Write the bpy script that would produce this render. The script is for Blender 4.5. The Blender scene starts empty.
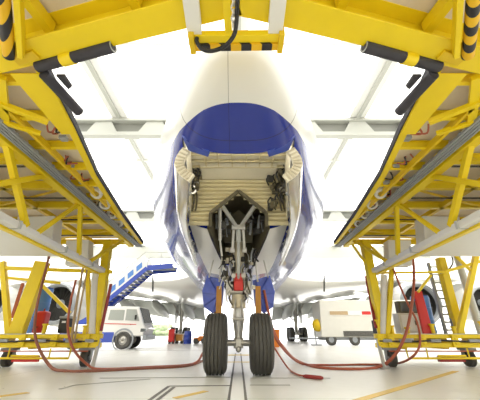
import bpy, bmesh, math, random
from mathutils import Vector, Matrix, Euler
random.seed(7)
scn = bpy.context.scene
col = scn.collection
R = math.radians
# ------------------------------------------------------------------ camera
CAMZ, F, PX0 = 0.78, 300.0, 238.5
PITCH = math.atan(133.0 / F)
CP, SP = math.cos(PITCH), math.sin(PITCH)
cam_d = bpy.data.cameras.new('camera')
cam = bpy.data.objects.new('camera', cam_d)
col.objects.link(cam)
cam.location = (0, 0, CAMZ)
cam.rotation_euler = (math.pi / 2 + PITCH, 0, 0)
cam_d.sensor_width = 36.0
cam_d.sensor_fit = 'HORIZONTAL'
cam_d.lens = 36.0 * F / 480.0
cam_d.shift_x = 1.5 / 480
cam_d.clip_start = 0.05
cam_d.clip_end = 1500
scn.camera = cam

def ray(px, py):
    u, v = (px - PX0) / F, (200 - py) / F
    return Vector((u, CP - v * SP, SP + v * CP))
def atz(px, py, z):
    d = ray(px, py); t = (z - CAMZ) / d.z
    return Vector((d.x * t, d.y * t, z))
def aty(px, py, Y):
    d = ray(px, py); t = Y / d.y
    return Vector((d.x * t, Y, CAMZ + d.z * t))

# ------------------------------------------------------------------ materials
M = {}
def mat(name, c, rough=0.5, metal=0.0, coat=0.0, noise=0.0, nscale=4.0, emit=None, es=0.0, bump=0.0):
    m = bpy.data.materials.new(name); m.use_nodes = True
    nt = m.node_tree; b = nt.nodes['Principled BSDF']
    b.inputs['Base Color'].default_value = (*c, 1)
    b.inputs['Roughness'].default_value = rough
    b.inputs['Metallic'].default_value = metal
    b.inputs['Coat Weight'].default_value = coat
    b.inputs['Coat Roughness'].default_value = 0.05
    if noise or bump:
        tc = nt.nodes.new('ShaderNodeTexCoord')
        n = nt.nodes.new('ShaderNodeTexNoise'); n.inputs['Scale'].default_value = nscale
        n.inputs['Detail'].default_value = 4
        nt.links.new(tc.outputs['Object'], n.inputs['Vector'])
        if noise:
            mx = nt.nodes.new('ShaderNodeMix'); mx.data_type = 'RGBA'
            mx.inputs[6].default_value = (*[x * (1 - noise) for x in c], 1)
            mx.inputs[7].default_value = (*[min(1, x * (1 + noise * .5)) for x in c], 1)
            nt.links.new(n.outputs['Fac'], mx.inputs[0])
            nt.links.new(mx.outputs[2], b.inputs['Base Color'])
        if bump:
            bp = nt.nodes.new('ShaderNodeBump'); bp.inputs['Strength'].default_value = bump
            nt.links.new(n.outputs['Fac'], bp.inputs['Height'])
            nt.links.new(bp.outputs['Normal'], b.inputs['Normal'])
    if emit:
        b.inputs['Emission Color'].default_value = (*emit, 1)
        b.inputs['Emission Strength'].default_value = es
    M[name] = m
    return m
mat('yellow', (.93, .69, .009), .40, noise=.10, nscale=3)
mat('yellow_deep', (.82, .56, .008), .45, noise=.15, nscale=3)
mat('plywood', (.84, .74, .60), .7, noise=.16, nscale=2.2)
mat('white', (.82, .81, .77), .45)
mat('offwhite', (.72, .70, .63), .5, noise=.05)
mat('white_gloss', (.80, .79, .76), .25, coat=.6)
mat('grey', (.34, .36, .38), .5, noise=.2, nscale=8)
mat('grey_light', (.52, .53, .51), .5, noise=.1)
mat('foam', (.045, .043, .055), .75, noise=.25, nscale=12)
mat('black', (.015, .015, .017), .5)
mat('dark', (.035, .034, .030), .6, noise=.3, nscale=6)
mat('dark_olive', (.10, .085, .045), .6, noise=.3, nscale=6)
mat('olive', (.70, .62, .38), .5, noise=.15, nscale=5)
mat('cream', (.82, .77, .62), .5, noise=.08)
mat('steel', (.50, .48, .44), .35, .6, noise=.15, nscale=9)
mat('silver', (.74, .73, .70), .28, .25, noise=.05)
mat('door_silver', (.62, .62, .63), .16, .55, coat=.4)
mat('strut_beige', (.62, .55, .40), .4, .2, noise=.2, nscale=10)
mat('red', (.62, .03, .025), .45)
mat('dark_red', (.30, .03, .025), .5)
mat('hose_red', (.46, .12, .065), .55, noise=.15, nscale=10)
mat('hose_brown', (.33, .12, .075), .55, noise=.15, nscale=10)
mat('hose_tan', (.50, .36, .20), .6)
mat('orange', (.80, .22, .02), .5)
mat('orange_tan', (.62, .28, .04), .5, noise=.2, nscale=8)
mat('blue', (.03, .07, .42), .35, coat=.3)
mat('blue_mid', (.06, .11, .55), .3, coat=.3, noise=.35, nscale=9)
mat('blue_pale', (.10, .25, .62), .4)
mat('glass', (.10, .11, .11), .08)
mat('window_pale', (.36, .38, .35), .12)
mat('leaf', (.38, .46, .28), .7, noise=.4, nscale=3)
mat('ceiling', (.86, .86, .83), .8)
mat('beam_white', (.50, .51, .47), .6)
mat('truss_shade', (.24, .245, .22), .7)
mat('panel_grey', (.60, .62, .59), .4, noise=.08)
mat('lamp_skylight', (.9, .9, .88), .5, emit=(1, .985, .95), es=1.05)
mat('line_yellow', (.80, .55, .12), .5, noise=.2, nscale=3)
mat('line_dark', (.16, .15, .13), .6, noise=.3, nscale=3)
mat('line_grey', (.42, .41, .36), .6, noise=.2, nscale=3)
mat('rubber', (.082, .078, .070), .7, noise=.25, nscale=14, bump=.05)

def hazard(name, scale, axis=(1, 0, 1)):
    m = bpy.data.materials.new(name); m.use_nodes = True
    nt = m.node_tree; b = nt.nodes['Principled BSDF']; b.inputs['Roughness'].default_value = .5
    tc = nt.nodes.new('ShaderNodeTexCoord')
    dot = nt.nodes.new('ShaderNodeVectorMath'); dot.operation = 'DOT_PRODUCT'
    dot.inputs[1].default_value = [a * scale for a in axis]
    fr = nt.nodes.new('ShaderNodeMath'); fr.operation = 'FRACT'
    gt = nt.nodes.new('ShaderNodeMath'); gt.operation = 'GREATER_THAN'; gt.inputs[1].default_value = .5
    mx = nt.nodes.new('ShaderNodeMix'); mx.data_type = 'RGBA'
    mx.inputs[6].default_value = (.85, .50, .01, 1); mx.inputs[7].default_value = (.02, .02, .025, 1)
    nt.links.new(tc.outputs['Object'], dot.inputs[0]); nt.links.new(dot.outputs['Value'], fr.inputs[0])
    nt.links.new(fr.outputs[0], gt.inputs[0]); nt.links.new(gt.outputs[0], mx.inputs[0])
    nt.links.new(mx.outputs[2], b.inputs['Base Color'])
    M[name] = m
hazard('hazard_bar', 5.2, (1, 0, .9))
hazard('hazard_post', 4.3, (.5, 1, 1.2))

# paint of the airliner: white above, blue below a rising line
def fuselage_paint():
    m = bpy.data.materials.new('fuselage_paint'); m.use_nodes = True
    nt = m.node_tree; b = nt.nodes['Principled BSDF']
    tc = nt.nodes.new('ShaderNodeTexCoord')
    dot = nt.nodes.new('ShaderNodeVectorMath'); dot.operation = 'DOT_PRODUCT'
    dot.inputs[1].default_value = (0, -PAINT_K, 1)
    nt.links.new(tc.outputs['Object'], dot.inputs[0])
    gt = nt.nodes.new('ShaderNodeMath'); gt.operation = 'GREATER_THAN'; gt.inputs[1].default_value = PAINT_C
    nt.links.new(dot.outputs['Value'], gt.inputs[0])
    mx = nt.nodes.new('ShaderNodeMix'); mx.data_type = 'RGBA'
    mx.inputs[6].default_value = (.006, .026, .29, 1); mx.inputs[7].default_value = (.74, .74, .725, 1)
    nt.links.new(gt.outputs[0], mx.inputs[0]); nt.links.new(mx.outputs[2], b.inputs['Base Color'])
    sx = nt.nodes.new('ShaderNodeSeparateXYZ'); nt.links.new(tc.outputs['Object'], sx.inputs[0])
    def m_(op, a, v):
        k = nt.nodes.new('ShaderNodeMath'); k.operation = op; nt.links.new(a, k.inputs[0]); k.inputs[1].default_value = v; return k.outputs[0]
    sy = m_('LESS_THAN', m_('ABSOLUTE', m_('SUBTRACT', m_('FRACT', m_('MULTIPLY', m_('ADD', sx.outputs[1], 27.05), .62), 0), .5), 0), .0045)
    sl = m_('LESS_THAN', m_('ABSOLUTE', m_('ADD', sx.outputs[0], .12), 0), .004)
    su = nt.nodes.new('ShaderNodeMath'); su.operation = 'MAXIMUM'; nt.links.new(sy, su.inputs[0]); nt.links.new(sl, su.inputs[1])
    dk = nt.nodes.new('ShaderNodeMix'); dk.data_type = 'RGBA'; dk.blend_type = 'MULTIPLY'; dk.inputs[7].default_value = (.45, .45, .45, 1)
    nt.links.new(su.outputs[0], dk.inputs[0]); nt.links.new(mx.outputs[2], dk.inputs[6]); nt.links.new(dk.outputs[2], b.inputs['Base Color'])
    ct = nt.nodes.new('ShaderNodeMapRange'); ct.inputs[3].default_value = .4; ct.inputs[4].default_value = .0; nt.links.new(gt.outputs[0], ct.inputs[0]); nt.links.new(ct.outputs[0], b.inputs['Coat Weight'])
    b.inputs['Roughness'].default_value = .22
    b.inputs['Coat Roughness'].default_value = .04; b.inputs['Specular IOR Level'].default_value = .4
    M['fuselage_paint'] = m
PAINT_K = .155
PAINT_C = 3.285 - PAINT_K * 2.6 + PAINT_K * 7.0     # the airliner's origin stands at y = 7
fuselage_paint()

def floor_mat():
    m = bpy.data.materials.new('hangar_floor'); m.use_nodes = True
    nt = m.node_tree; b = nt.nodes['Principled BSDF']
    tc = nt.nodes.new('ShaderNodeTexCoord')
    n = nt.nodes.new('ShaderNodeTexNoise'); n.inputs['Scale'].default_value = .7; n.inputs['Detail'].default_value = 6
    n2 = nt.nodes.new('ShaderNodeTexNoise'); n2.inputs['Scale'].default_value = 6; n2.inputs['Detail'].default_value = 5
    br = nt.nodes.new('ShaderNodeTexBrick'); br.offset = 0
    br.inputs['Color1'].default_value = (1, 1, 1, 1); br.inputs['Color2'].default_value = (.95, .95, .95, 1)
    br.inputs['Mortar'].default_value = (.62, .60, .55, 1); br.inputs['Scale'].default_value = 1
    br.inputs['Mortar Size'].default_value = .012; br.inputs['Brick Width'].default_value = 4.6; br.inputs['Row Height'].default_value = 4.6
    for k in (n, n2, br): nt.links.new(tc.outputs['Object'], k.inputs['Vector'])
    mx = nt.nodes.new('ShaderNodeMix'); mx.data_type = 'RGBA'
    mx.inputs[6].default_value = (.66, .65, .585, 1); mx.inputs[7].default_value = (.80, .79, .73, 1)
    nt.links.new(n.outputs['Fac'], mx.inputs[0])
    mu = nt.nodes.new('ShaderNodeMix'); mu.data_type = 'RGBA'; mu.blend_type = 'MULTIPLY'; mu.inputs[0].default_value = 1
    nt.links.new(mx.outputs[2], mu.inputs[6]); nt.links.new(br.outputs['Color'], mu.inputs[7])
    nt.links.new(mu.outputs[2], b.inputs['Base Color'])
    mr = nt.nodes.new('ShaderNodeMapRange'); mr.inputs[3].default_value = .22; mr.inputs[4].default_value = .42
    nt.links.new(n2.outputs['Fac'], mr.inputs[0]); nt.links.new(mr.outputs[0], b.inputs['Roughness'])
    M['floor'] = m
floor_mat()

# ------------------------------------------------------------------ mesh helpers
class MB:
    def __init__(self): self.v = []; self.f = []
    def add(self, vs, fs):
        o = len(self.v); self.v += [Vector(p) for p in vs]; self.f += [tuple(i + o for i in q) for q in fs]; return self
    def box(self, c, s, rz=0, rx=0, ry=0):
        m = Euler((rx, ry, rz)).to_matrix(); c = Vector(c)
        vs = [c + m @ Vector((x * s[0] / 2, y * s[1] / 2, z * s[2] / 2)) for x in (-1, 1) for y in (-1, 1) for z in (-1, 1)]
        return self.add(vs, [(0, 1, 3, 2), (4, 6, 7, 5), (0, 4, 5, 1), (2, 3, 7, 6), (0, 2, 6, 4), (1, 5, 7, 3)])
    def bar(self, p, q, w, h, up=(0, 0, 1)):
        p, q = Vector(p), Vector(q); d = (q - p).normalized(); up = Vector(up)
        if abs(d.dot(up)) > .98: up = Vector((0, 1, 0))
        s = d.cross(up).normalized(); u = s.cross(d).normalized()
        vs = [e + s * (a * w / 2) + u * (b * h / 2) for e in (p, q) for a, b in ((-1, -1), (1, -1), (1, 1), (-1, 1))]
        return self.add(vs, [(0, 3, 2, 1), (4, 5, 6, 7), (0, 1, 5, 4), (1, 2, 6, 5), (2, 3, 7, 6), (3, 0, 4, 7)])
    def ibeam(self, p, q, w, h, t=.02, up=(0, 0, 1)):
        p, q = Vector(p), Vector(q); d = (q - p).normalized(); up = Vector(up)
        if abs(d.dot(up)) > .98: up = Vector((0, 1, 0))
        s = d.cross(up).normalized(); u = s.cross(d).normalized()
        for o in (-1, 1):
            off = u * (o * (h / 2 - t / 2)); self.bar(p + off, q + off, w, t, up)
        return self.bar(p, q, t, h - 2 * t, up)
    def cyl(self, p, q, r, r2=None, n=16):
        return self.tube([p, q], [r, r if r2 is None else r2], n)
    def tube(self, pts, r, n=10, caps=True):
        pts = [Vector(p) for p in pts]; N = len(pts); rs = r if isinstance(r, (list, tuple)) else [r] * N
        vs = []; fs = []; prev = None
        for i, p in enumerate(pts):
            d = (pts[min(i + 1, N - 1)] - pts[max(i - 1, 0)]).normalized()
            if prev is None:
                a = Vector((0, 0, 1)) if abs(d.z) < .9 else Vector((1, 0, 0)); s = d.cross(a).normalized()
            else:
                s = (prev - d * prev.dot(d)).normalized()
            prev = s; u = d.cross(s)
            vs += [p + (s * math.cos(2 * math.pi * k / n) + u * math.sin(2 * math.pi * k / n)) * rs[i] for k in range(n)]
        for i in range(N - 1):
            for k in range(n):
                a, b = i * n + k, i * n + (k + 1) % n; fs.append((a, b, b + n, a + n))
        if caps: fs += [tuple(range(n - 1, -1, -1)), tuple(range((N - 1) * n, N * n))]
        return self.add(vs, fs)
    def lathe(self, c, axis, prof, n=32, closed=False):
        """prof: (distance along axis, radius)"""
        c = Vector(c); ax = Vector(axis).normalized(); a = Vector((0, 0, 1)) if abs(ax.z) < .9 else Vector((1, 0, 0))
        s = ax.cross(a).normalized(); u = ax.cross(s); vs = []; fs = []
        for (t, r) in prof:
            vs += [c + ax * t + (s * math.cos(2 * math.pi * k / n) + u * math.sin(2 * math.pi * k / n)) * max(r, 1e-4) for k in range(n)]
        L = len(prof)
        for i in range(L if closed else L - 1):
            j = (i + 1) % L
            for k in range(n):
                k2 = (k + 1) % n; fs.append((i * n + k, i * n + k2, j * n + k2, j * n + k))
        return self.add(vs, fs)
    def prism(self, poly, off):
        off = Vector(off); n = len(poly); vs = [Vector(p) for p in poly] + [Vector(p) + off for p in poly]
        fs = [tuple(range(n - 1, -1, -1)), tuple(range(n, 2 * n))] + [(i, (i + 1) % n, (i + 1) % n + n, i + n) for i in range(n)]
        return self.add(vs, fs)
    def loft(self, rings, close_ring=True, caps=False):
        n = len(rings[0]); vs = [p for r in rings for p in r]; fs = []
        for i in range(len(rings) - 1):
            for k in range(n if close_ring else n - 1):
                k2 = (k + 1) % n; fs.append((i * n + k, i * n + k2, (i + 1) * n + k2, (i + 1) * n + k))
        if caps: fs += [tuple(range(n - 1, -1, -1)), tuple(range((len(rings) - 1) * n, len(rings) * n))]
        return self.add(vs, fs)
    def ball(self, c, s, n=14):
        prof = [(-math.cos(math.pi * i / 8), math.sin(math.pi * i / 8)) for i in range(9)]
        o = len(self.v); self.lathe((0, 0, 0), (0, 0, 1), prof, n)
        for i in range(o, len(self.v)):
            p = self.v[i]; self.v[i] = Vector((p.x * s[0], p.y * s[1], p.z * s[2])) + Vector(c)
        return self
    def build(self, name, m, parent=None, bevel=0, smooth=True, seg=2):
        me = bpy.data.meshes.new(name)
        root = parent
        while root is not None and root.parent is not None: root = root.parent
        o0 = Vector(root.location) if root is not None else Vector((0, 0, 0))
        me.from_pydata([p - o0 for p in self.v], [], self.f)
        bm = bmesh.new(); bm.from_mesh(me); bmesh.ops.recalc_face_normals(bm, faces=bm.faces); bm.to_mesh(me); bm.free()
        me.materials.append(M[m])
        if smooth:
            for p in me.polygons: p.use_smooth = True
            me.set_sharp_from_angle(angle=R(38))
        ob = bpy.data.objects.new(name, me); col.objects.link(ob)
        if parent is not None: ob.parent = parent
        if bevel:
            b = ob.modifiers.new('bevel', 'BEVEL'); b.width = bevel; b.segments = seg; b.limit_method = 'ANGLE'; b.angle_limit = R(40)
        return ob
def thing(name, label, cat, loc=(0, 0, 0), group=None):
    o = bpy.data.objects.new(name, None); col.objects.link(o); o.location = loc; o.empty_display_size = .3
    return tag(o, label, cat, group)
def tag(o, label, cat, group=None):
    o['label'] = label; o['category'] = cat
    if group: o['group'] = group
    return o
def struct(o): o['kind'] = 'structure'; return o
def spline(pts, n=8):
    pts = [Vector(p) for p in pts]; out = []
    P = [pts[0]] + pts + [pts[-1]]
    for i in range(1, len(P) - 2):
        a, b, c, d = P[i - 1], P[i], P[i + 1], P[i + 2]
        for k in range(n):
            t = k / n
            out.append(.5 * ((2 * b) + (c - a) * t + (2 * a - 5 * b + 4 * c - d) * t * t + (3 * b - a - 3 * c + d) * t ** 3))
    out.append(pts[-1]); return out
def interp(tab, y):
    if y <= tab[0][0]: return tab[0][1:]
    for a, b in zip(tab, tab[1:]):
        if y <= b[0]:
            t = (y - a[0]) / (b[0] - a[0]); return tuple(p + (q - p) * t for p, q in zip(a[1:], b[1:]))
    return tab[-1][1:]

# ------------------------------------------------------------------ the setting
struct(MB().box((0, 150, -.1), (700, 700, .2)).build('floor', 'floor', smooth=False))
CZ = 21.0
HX, Y0, Y1 = 48.0, -22.0, 75.0
# roof: white panels, with glowing strips added to light the hangar
cm = MB(); sky = []
strips = [(-46, -37.6), (-36.4, -25.2), (-23.6, -13), (-11.4, -.7), (.7, 11.4), (13, 23.6), (25.2, 36.4), (37.6, 46)]
edges = [-HX] + [e for s in strips for e in s] + [HX]
for a, b in zip(edges[0::2], edges[1::2]): cm.box(((a + b) / 2, (Y0 + Y1) / 2, CZ + .15), (b - a, Y1 - Y0, .3))
ceil = struct(cm.build('ceiling', 'ceiling', smooth=False))
for i, (a, b) in enumerate(strips):
    s = MB().box(((a + b) / 2, (Y0 + Y1) / 2, CZ + .2), (b - a, Y1 - Y0, .1)).build('window_%d' % (i + 1), 'lamp_skylight', smooth=False); struct(s)
struct(MB().box((-HX, (Y0 + Y1) / 2, 10.5), (.4, Y1 - Y0, 21)).build('wall_left', 'white', smooth=False))
struct(MB().box((HX, (Y0 + Y1) / 2, 10.5), (.4, Y1 - Y0, 21)).build('wall_right', 'white', smooth=False))
struct(MB().box((0, Y0, 10.5), (2 * HX, .4, 21)).build('wall_back', 'white', smooth=False))
lw = MB().box((0, Y1, 19.6), (2 * HX, .5, 2.8)); lw.box((0, Y1 - .5, 18.0), (2 * HX, .8, .5))
struct(lw.build('wall_far', 'beam_white', smooth=False))
# cross trusses under the roof
tn = 0
for Yb in (25, 50):
    t = MB(); zb, zt = 18.8, 20.9
    t.box((0, Yb, zb + .2), (2 * HX, .7, .4)); t.box((0, Yb, zt - .15), (2 * HX, .7, .3))
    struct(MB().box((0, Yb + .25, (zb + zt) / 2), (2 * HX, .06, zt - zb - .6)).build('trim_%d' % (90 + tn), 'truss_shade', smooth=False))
    x = -HX + 3
    while x < HX - 1:
        t.prism([(x - 1.6, Yb - .15, zb + .4), (x + 1.6, Yb - .15, zb + .4), (x + .8, Yb - .15, zt - .3), (x - .8, Yb - .15, zt - .3)], (0, .3, 0))
        x += 5.2
    tn += 1; struct(t.build('trim_%d' % tn, 'beam_white', smooth=False))
pm = MB()
for x in (-37, -24.4, -12.2, 0, 12.2, 24.4, 37):
    pm.bar((x, Y0, CZ - .12), (x, Y1, CZ - .12), .35, .24)
tn += 1; struct(pm.build('trim_%d' % tn, 'beam_white', smooth=False))
pm = MB()
for Y in (8, 16, 33, 41, 58, 66): pm.bar((-HX, Y, CZ - .1), (HX, Y, CZ - .1), .25, .2)
tn += 1; struct(pm.build('trim_%d' % tn, 'ceiling', smooth=False))
# floor markings
def marking(pts, w, m):
    global tn
    b = MB()
    for p, q in zip(pts, pts[1:]):
        P, Q = atz(*p, 0.004), atz(*q, 0.004); b.bar(P, Q, w, .004)
    tn += 1; struct(b.build('trim_%d' % tn, m, smooth=False))
tn += 1
gm = MB().box((-.125, 8, .003), (.035, 12, .004)).box((.095, 8, .003), (.035, 12, .004)); struct(gm.build('trim_%d' % tn, 'line_dark', smooth=False))
tn += 1; struct(MB().box((-.015, 8, .002), (.18, 12, .003)).build('trim_%d' % tn, 'white', smooth=False))
marking([(148, 401), (169, 386), (232, 385.5)], .05, 'line_dark')
marking([(156, 401), (174, 387)], .05, 'line_dark')
marking([(60, 389), (75, 385), (150, 379)], .05, 'line_grey')
marking([(100, 378), (232, 377)], .05, 'line_grey')
marking([(250, 385), (290, 385)], .05, 'line_grey')
marking([(352, 402), (405, 386.5), (456, 371)], .13, 'line_yellow')
marking([(-6, 397), (28, 392.5)], .12, 'line_yellow')
marking([(175, 398), (206, 391)], .10, 'line_yellow')
marking([(226, 355), (252, 355)], .45, 'yellow_deep')
marking([(224, 362), (254, 362)], .16, 'yellow_deep')
marking([(250, 378), (330, 378)], .04, 'line_grey')
marking([(60, 351), (205, 350)], .12, 'line_grey')

# ------------------------------------------------------------------ the airliner
air = thing('airliner', 'huge white and blue airliner with its nose gear bay open, filling the hangar centre', 'airplane', (0, 7, 0))
#       Y     zb    zm    zt    a    n(lower)
FT = [(2.40, 3.80, 3.80, 3.80, .01, 2.4), (2.44, 3.64, 3.82, 4.00, .20, 2.4), (2.55, 3.50, 3.85, 4.16, .36, 2.4), (2.75, 3.36, 3.9, 4.32, .52, 2.5),
      (3.0, 3.24, 3.97, 4.50, .68, 2.6), (3.54, 3.05, 4.12, 4.86, .96, 2.8), (4, 2.93, 4.25, 5.2, 1.15, 2.9), (5, 2.69, 4.55, 5.9, 1.52, 2.8),
      (6, 2.54, 4.8, 6.55, 1.9, 2.6), (7, 2.45, 5.0, 7.15, 2.26, 2.5), (8, 2.40, 5.2, 7.7, 2.58, 2.4), (10, 2.35, 5.5, 8.6, 3.1, 2.2),
      (12, 2.3, 5.75, 9.2, 3.4, 2.1), (14, 2.3, 5.85, 9.5, 3.5, 2), (20, 2.3, 5.9, 9.6, 3.55, 2), (45, 2.3, 5.9, 9.6, 3.55, 2), (60, 4.5, 6.6, 9.6, 2.4, 2), (72, 7.6, 8.2, 9.2, .6, 2)]
def belly(x, Y):
    zb, zm, zt, a, n = interp(FT, Y); k = min(1, abs(x) / a)
    return zm - (zm - zb) * (1 - k ** n) ** (1 / n)
def ring(Y, N=72):
    zb, zm, zt, a, n = interp(FT, Y); out = []
    for k in range(N):
        th = 2 * math.pi * k / N; c, s = math.cos(th), math.sin(th)
        if s >= 0: out.append(Vector((a * c, Y, zm + (zt - zm) * s)))
        else:
            out.append(Vector((a * math.copysign(abs(c) ** (2 / n), c), Y, zm - (zm - zb) * abs(s) ** (2 / n))))
    return out
ys = [2.40, 2.42, 2.44, 2.49, 2.55, 2.64, 2.75, 2.87, 3, 3.25, 3.54, 3.8, 4, 4.5, 5, 5.5, 6, 6.5, 7, 7.5, 8, 9, 10, 11, 12, 13, 14, 17, 20, 25, 30, 38, 45, 50, 55, 60, 66, 72]
# smooth the station table a little with a moving fit
fus = MB().loft([ring(y) for y in ys], caps=True).build('fuselage', 'fuselage_paint', air)
BW, RW = .80, .98                    # bay half widths, front and rear
BF, BR, BE, BTOP = 3.54, 5.55, 7.9, 3.78
def cut(ob, poly, z0, z1):
    c = MB().prism([(x, y, z0) for x, y in poly], (0, 0, z1 - z0)).build('cutter', 'dark', air, smooth=False)
    c.data.materials.clear()
    md = ob.modifiers.new('cut', 'BOOLEAN'); md.object = c; md.operation = 'DIFFERENCE'; md.solver = 'EXACT'
    dg = bpy.context.evaluated_depsgraph_get()
    me = bpy.data.meshes.new_from_object(ob.evaluated_get(dg)); ob.modifiers.clear()
    ob.data = me; bpy.data.objects.remove(c)
plan = [(-BW, BF), (BW, BF), (RW, BR), (.62, BR + .12), (.40, BE), (-.40, BE), (-.62, BR + .12), (-RW, BR)]
cut(fus, plan, 1.5, BTOP)
fus.data.name = 'fuselage'
while len(fus.data.materials) > 1: fus.data.materials.pop()
for p in fus.data.polygons: p.material_index = 0; p.use_smooth = True
fus.data.set_sharp_from_angle(angle=R(30))

# bay lining: side walls, roof, ribbed rear bulkhead with the pentagonal opening
bay = MB()
for s in (-1, 1):
    bay.prism([(s * (BW - .01), BF, 2.6), (s * (RW - .01), BR, 2.6), (s * (RW - .01), BR, BTOP), (s * (BW - .01), BF, BTOP)], (-s * .03, 0, 0))
bay.prism([(-BW, BF + .01, BTOP - .02), (BW, BF + .01, BTOP - .02), (RW, BR + .05, BTOP - .02), (-RW, BR + .05, BTOP - .02)], (0, 0, .04))
# trim the side walls to the belly line
for i, p in enumerate(bay.v):
    if p.z < 3.3: p.z = belly(p.x, p.y) + .01
lining = bay.build('gear_bay', 'cream', air)
rib = MB()
for k in range(9):                     # roof frames
    Y = BF + .2 + k * .22; rib.box((0, Y, BTOP - .05), (2 * (BW + (RW - BW) * (Y - BF) / (BR - BF)) - .08, .03, .05))
for x in (-.62, -.38, -.12, .14, .40, .64):
    rib.box((x, (BF + BR) / 2, BTOP - .045), (.02, BR - BF, .05))
rib.build('roof_frame', 'olive', lining)
apron = MB(); prev = []
for k in range(17):                    # curved panel behind the front lip
    x = -BW + .06 + (2 * BW - .12) * k / 16; prev.append(x)
for i in range(16):
    x0, x1 = prev[i], prev[i + 1]
    apron.prism([(x0, BR - .62, BTOP - .05), (x1, BR - .62, BTOP - .05), (x1, BR - .1, 3.66), (x0, BR - .1, 3.66)], (0, .04, .03))
apron.build('sloping_liner', 'cream', lining)
APEX, SH, HIP = 3.36, 3.08, 2.91        # heights of the opening's apex, shoulders and hips
def hole(z):
    if z >= APEX: return 0.0
    if z >= SH: return .34 * (APEX - z) / (APEX - SH)
    if z >= HIP: return .34 + .19 * (SH - z) / (SH - HIP)
    return .53
rear = MB(); z = 2.60; n_r = 0
while z < BTOP - .05:
    h0, h1 = hole(z + .045), RW - .02
    for s in (-1, 1):
        if h1 - h0 > .03 and z > belly(.75, BR) - .05:
            r = []
            for xx in (h0, h1):
                r.append([Vector((s * xx, BR - .10 - .055 * math.sin(math.pi * q / 6) + .05, z + .088 * q / 6)) for q in range(7)] + [Vector((s * xx, BR - .02, z + .088)), Vector((s * xx, BR - .02, z))])
            rear.loft(r, caps=True)
    z += .09
rear.build('ribbed_bulkhead', 'olive', lining)
frm = MB()
for s in (-1, 1):
    P = [(0, BR - .12, APEX + .02), (s * .35, BR - .12, SH), (s * .54, BR - .12, HIP), (s * .54, BR - .12, 2.64)]
    for a, b in zip(P, P[1:]): frm.bar(a, b, .06, .07, (0, 1, 0))
frm.build('opening_frame', 'dark_olive', lining)
well = MB()                            # dark well behind the opening
for s in (-1, 1):
    well.prism([(s * .62, BR + .1, 2.45), (s * .40, BE, 2.45), (s * .40, BE, 3.7), (s * .62, BR + .1, 3.7)], (-s * .03, 0, 0))
well.box((0, BE - .02, 3.05), (.9, .04, 1.25)); well.box((0, (BR + BE) / 2 + .1, 3.7), (1.3, BE - BR, .04))
for i, p in enumerate(well.v):
    if p.z < 2.8: p.z = max(p.z, belly(p.x, p.y) + .01)
well.build('gear_well', 'dark_olive', lining)
for i in range(26):
    s = random.choice((-1, 1)); x = s * random.uniform(.2, .56); Y = random.uniform(5.75, 6.9); z = random.uniform(2.75, 3.4)
    if random.random() < .5: MB().box((x, Y, z), (random.uniform(.04, .12), random.uniform(.05, .2), random.uniform(.06, .2))).build('junction_box', 'dark', lining, bevel=.006)
    else: MB().cyl((x, Y, z), (x + random.uniform(-.05, .05), Y + .05, z + random.uniform(.15, .4)), random.uniform(.012, .03), n=8).build('pipe', 'grey', lining)
# equipment and pipe runs on the bay sides
for s in (-1, 1):
    for i in range(40):
        low = i > 20
        if low and s < 0: continue
        x = s * random.uniform(.80, .93) if not low else s * random.uniform(.60, .84)
        z = random.uniform(3.35, 3.72) if not low else random.uniform(2.95, 3.6); Y = random.uniform(5.1, 5.44)
        k = random.random()
        if k < .4: MB().box((x, Y, z), (random.uniform(.05, .15), random.uniform(.04, .14), random.uniform(.06, .18)), rz=random.uniform(0, 1)).build('valve_block', random.choice(('dark', 'dark_olive', 'dark', 'steel')), lining, bevel=.006)
        elif k < .8: MB().tube(spline([(x, Y, z), (x - s * .05, Y - .06, z + .1), (x + s * .02, Y, z + .22)], 4), .016, 6).build('pipe', 'dark', lining)
        else: MB().ball((x, Y, z), (.05, .05, .06), 10).build('accumulator', 'dark_olive', lining)
    for j in range(2):
        x = s * (.84 + .06 * j)
        MB().tube(spline([(x, 5.42, 2.95), (x - s * .03, 5.38, 3.2), (x + s * .03, 5.4, 3.45), (x, 5.3, 3.7)], 6), .018, 8).build('pipe', 'dark_olive', lining)
for s in (-1, 1):
    c = aty(192 if s < 0 else 285, 190, 5.25)
    m = MB(); m.lathe(c, (s * .2, 1, .1), [(-.03, .09), (.03, .09), (.03, .055), (-.03, .055)], 20, True)
    m.bar(c + Vector((0, 0, .08)), c + Vector((s * .1, .1, .2)), .05, .06)
    m.build('door_link', 'steel' if s < 0 else 'dark_olive', lining)
for s in (-1, 1):                     # fill lamps added to brighten the bay, just behind the front lip
    MB().lathe((s * .45, 3.82, BTOP - .02), (0, .5, -1), [(0, .05), (.05, .055), (.05, .04), (.03, 0)], 16).build('service_lamp', 'silver', lining)
    ld = bpy.data.lights.new('bay_lamp', 'POINT'); ld.energy = 6.5; ld.color = (1, .96, .86); ld.shadow_soft_size = .04
    lo = bpy.data.objects.new('bay_lamp', ld); col.objects.link(lo); lo.location = (s * .45, 3.87, BTOP - .11)
# blue lip panels at the bay's front corners
for s in (-1, 1):
    m = MB(); poly = [(s * .80, BF - .02), (s * .40, BF - .02), (s * .43, BF + .10), (s * .74, BF + .22)]
    m.prism([(x, y, belly(x, BF) - .03) for x, y in poly], (0, 0, .03)); m.build('lip_panel', 'blue', air)

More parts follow.
